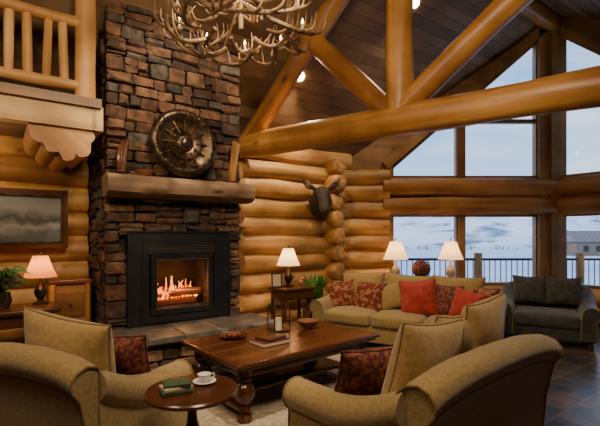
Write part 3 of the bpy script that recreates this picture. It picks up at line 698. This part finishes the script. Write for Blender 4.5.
# ------------------------------------------------------------------ antler chandelier
b=MB(); CH=Vector((-.52,3.7,3.37))
def antler(th,r0,r1,z0,z1,sw,sgn=1,sc=1):
    P=[];N_=6
    for i in range(N_+1):
        t=i/N_; a=th+sgn*sw*t; r=r0+(r1-r0)*math.sin(t*pi*.6); z=z0+(z1-z0)*t*t-.10*math.sin(t*pi)
        P.append(Vector((r*math.cos(a),r*math.sin(a),z)))
    rad=[.022*sc,.020*sc,.019*sc,.016*sc,.013*sc,.009*sc,.003]
    b.tube([CH+p for p in P],rad,'antler',k=9,n=4,wob=.15)
    for i,l in ((1,.16),(2,.24),(3,.26),(4,.22),(5,.14)):
        p=P[i]; o=p.copy();o.z=0;o.normalize(); tdir=(P[min(i+1,N_)]-P[i-1]).normalized()
        k=R.choice((-.25,.5,.8)); e=p+(o*.55*k+Vector((0,0,.75))+tdir*.45).normalized()*l
        m=p+(o*.9*k+Vector((0,0,.2))+tdir*.5).normalized()*l*.5
        b.tube([CH+p,CH+m,CH+e],[rad[i]*.85,rad[i]*.6,.003],'antler',k=7,n=4)
for k in range(9): antler(2*pi*k/9,.36,.66,-.08,.14,1.15,1,1.05)
for k in range(7): antler(2*pi*k/7+.3,.24,.52,-.02,.28,1.2,-1,.9)
for k in range(4): antler(2*pi*k/4+.7,.06,.34,.2,.45,1.3,1,.85)
for k in range(9):
    a=2*pi*(k+.35)/9; p=CH+Vector((.56*math.cos(a),.56*math.sin(a),-.02))
    b.lathe([(.001,0),(.02,0),(.032,.014),(.012,.016),(.012,.085),(.001,.085)],'ivory',12,TR(*p)); b.lathe([(.001,.085),(.009,.092),(.012,.105),(.006,.125),(.001,.14)],'bulb',10,TR(*p))
z=CH.z+.1
b.tube([CH+Vector((0,0,-.05)),CH+Vector((0,0,.3))],.02,'antler',k=8)
for k in range(3): a=2*pi*k/3; b.tube([CH+Vector((0,0,.2)),CH+Vector((.45*math.cos(a),.45*math.sin(a),-.05))],.012,'antler',k=7)
k=0
while z<5.26:
    a=[(math.cos(t*pi/5)*.018,math.sin(t*pi/5)*.03) for t in range(11)]
    if z+.25<5.3: b.tube([(CH.x+(q[0] if k%2 else 0),CH.y+(0 if k%2 else q[0]),z+.25+q[1]) for q in a],.005,'black',k=5)
    z+=.045;k+=1
b.build('antler_chandelier')
light('chandelier_glow','POINT',(CH.x,CH.y,CH.z+.12),14,(1,.66,.34),.25)

# ------------------------------------------------------------------ recessed spots
for a,n in ((1.06,.84),(2.45,1.79)):
    p=W(a,n,roofz(n)); b=MB(); b.lathe([(.001,-.01),(.045,-.01),(.05,-.02),(.065,-.02),(.07,.0),(.001,.01)],'spot',20)
    T=Matrix.Rotation(RA,4,'Z')@Matrix.Rotation(-sl,4,'X')
    o=b.build('recessed_ceiling_light',p); o.rotation_euler=T.to_euler()
    light('spot_bulb','SPOT',(p.x,p.y,p.z-.10),150,(1,.78,.5),.04,target=(p.x-.2,p.y+.3,0),spot=110)

# ------------------------------------------------------------------ outside
b=MB()
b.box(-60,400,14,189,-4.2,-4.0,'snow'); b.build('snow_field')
b=MB(); nx,ny=150,18; vs=[];fs=[]
for j in range(ny+1):
    for i in range(nx+1):
        x=-60+i*(520/nx); y=190+j*13
        e=min(1,j/5)
        h=e*(1.5+j*1.2+14*noise.noise(Vector((x*.011,y*.016,1.3)))+5.0*noise.noise(Vector((x*.05,y*.04,4))))
        vs.append((x,y,-4.02+max(0,h)))
for j in range(ny):
    for i in range(nx): fs.append((j*(nx+1)+i,j*(nx+1)+i+1,(j+1)*(nx+1)+i+1,(j+1)*(nx+1)+i))
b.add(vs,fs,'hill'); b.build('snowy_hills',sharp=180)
b=MB(); nb=26
for i in range(nb): b.box(.6,11,7.98+i*.12,8.08+i*.12,-.16,-.12,'deck',col=(R.uniform(.8,1.2),)*3)
b.build('outdoor_deck')
b=MB(); yr=9.9
b.tube([(.6,yr,.95),(11,yr,.95)],.03,'black',k=8); b.tube([(.6,yr,.0),(11,yr,.0)],.02,'black',k=8)
x=.7
while x<11: b.tube([(x,yr,0),(x,yr,.93)],.012,'black',k=5); x+=.13
for x in (1,4.2,6.6,9.6): b.tube([(x,yr,-.12),(x,yr,1.1)],.09,'logd',k=12,n=4,wob=.1)
b.build('deck_railing')
b=MB(); b.box(-7,7,-4,4,0,4,'barn')
b.prism([(-7.6,-4.6,3.9),(-7.6,0,7),(-7.6,4.6,3.9)],(15.2,0,0),'barn',col=(1.3,1.4,1.6))
for x in (-4,0,4): b.box(x-.8,x+.8,-4.06,-4,1.2,2.8,'black')
b.build('lakeside_barn',(82,120,-4),.15)
b=MB()
for k in range(46):
    x=R.choice((40,75,110,150))+R.uniform(-14,14); y=R.uniform(168,186); h=R.uniform(.8,2.2)
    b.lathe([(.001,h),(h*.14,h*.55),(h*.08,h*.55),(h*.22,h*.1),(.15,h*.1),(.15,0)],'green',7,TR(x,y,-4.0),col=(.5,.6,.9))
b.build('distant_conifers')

# world
w=bpy.data.worlds.new('winter_sky'); bpy.context.scene.world=w; w.use_nodes=True; nt=w.node_tree; nt.nodes.clear(); N=nt.nodes.new; L_=nt.links.new
o=N('ShaderNodeOutputWorld'); bg=N('ShaderNodeBackground'); tc=N('ShaderNodeTexCoord'); sp=N('ShaderNodeSeparateXYZ'); L_(tc.outputs['Generated'],sp.inputs[0])
cr=N('ShaderNodeValToRGB'); e=cr.color_ramp.elements; e[0].position=0; e[0].color=(.56,.72,.92,1); e[1].position=.7; e[1].color=(.09,.25,.62,1); q=e.new(.25); q.color=(.25,.48,.86,1)
L_(sp.outputs[2],cr.inputs[0])
mp=N('ShaderNodeMapping'); mp.inputs['Scale'].default_value=(1,1,4); nz=N('ShaderNodeTexNoise'); nz.inputs['Scale'].default_value=3; nz.inputs['Detail'].default_value=7
L_(tc.outputs['Generated'],mp.inputs[0]); L_(mp.outputs[0],nz.inputs['Vector'])
c2=N('ShaderNodeValToRGB'); c2.color_ramp.elements[0].position=.46; c2.color_ramp.elements[1].position=.76; L_(nz.outputs[0],c2.inputs[0])
mx=N('ShaderNodeMix'); mx.data_type='RGBA'; L_(c2.outputs[0],mx.inputs[0]); L_(cr.outputs[0],mx.inputs[6]); mx.inputs[7].default_value=(.76,.86,.97,1)
L_(mx.outputs[2],bg.inputs[0]); bg.inputs[1].default_value=1.95; L_(bg.outputs[0],o.inputs[0])
sun=bpy.data.lights.new('winter_sun','SUN'); sun.energy=2.6; sun.angle=.02; sun.color=(1,.94,.86)
so=bpy.data.objects.new('winter_sun',sun); bpy.context.scene.collection.objects.link(so); so.location=(-20,-20,30); so.rotation_euler=Vector((.75,.75,-.45)).to_track_quat('-Z','Y').to_euler()

# ------------------------------------------------------------------ room lighting (unseen lights added out of view, no fixtures)
warm=(1,.78,.52)
light('added_fill_a','AREA',(.3,1.2,3.9),95,warm,.8,target=(.2,4.5,.4))  # unseen area light, added as fill for the seating
light('added_fill_b','AREA',(-2.0,1.2,3.7),45,warm,.6,target=(-1.8,4.6,1.2))  # unseen area light, added as fill for the chimney side
light('added_spot_a','SPOT',(-.2,3.0,4.6),390,warm,.06,target=(-1.5,5.2,2.5),spot=55)  # unseen spot added to brighten the chimney
light('added_spot_b','SPOT',(1.4,3.2,4.8),800,warm,.06,target=(.2,7.0,1.6),spot=50)  # unseen spot added to brighten the log wall
light('added_spot_c','SPOT',(2.2,2.2,4.3),460,warm,.08,target=(1.6,5.8,0.5),spot=60)  # unseen spot added to brighten the far sofa
light('added_spot_d','SPOT',(0.0,2.4,4.4),420,warm,.06,target=(-.1,4.1,0.3),spot=50)  # unseen spot added to brighten the coffee table
light('loft_light','POINT',W(-3.0,.5,3.9),30,warm,.2)
light('under_loft_light','POINT',W(-3.0,.7,2.4),15,warm,.1)

cam=bpy.data.cameras.new('camera'); co=bpy.data.objects.new('camera',cam); bpy.context.scene.collection.objects.link(co)
cam.lens=25.2; cam.sensor_width=36; cam.shift_y=23/600; co.location=(0,0,1.5); co.rotation_euler=(pi/2,0,0); cam.clip_end=2000; cam.clip_start=.05
bpy.context.scene.camera=co
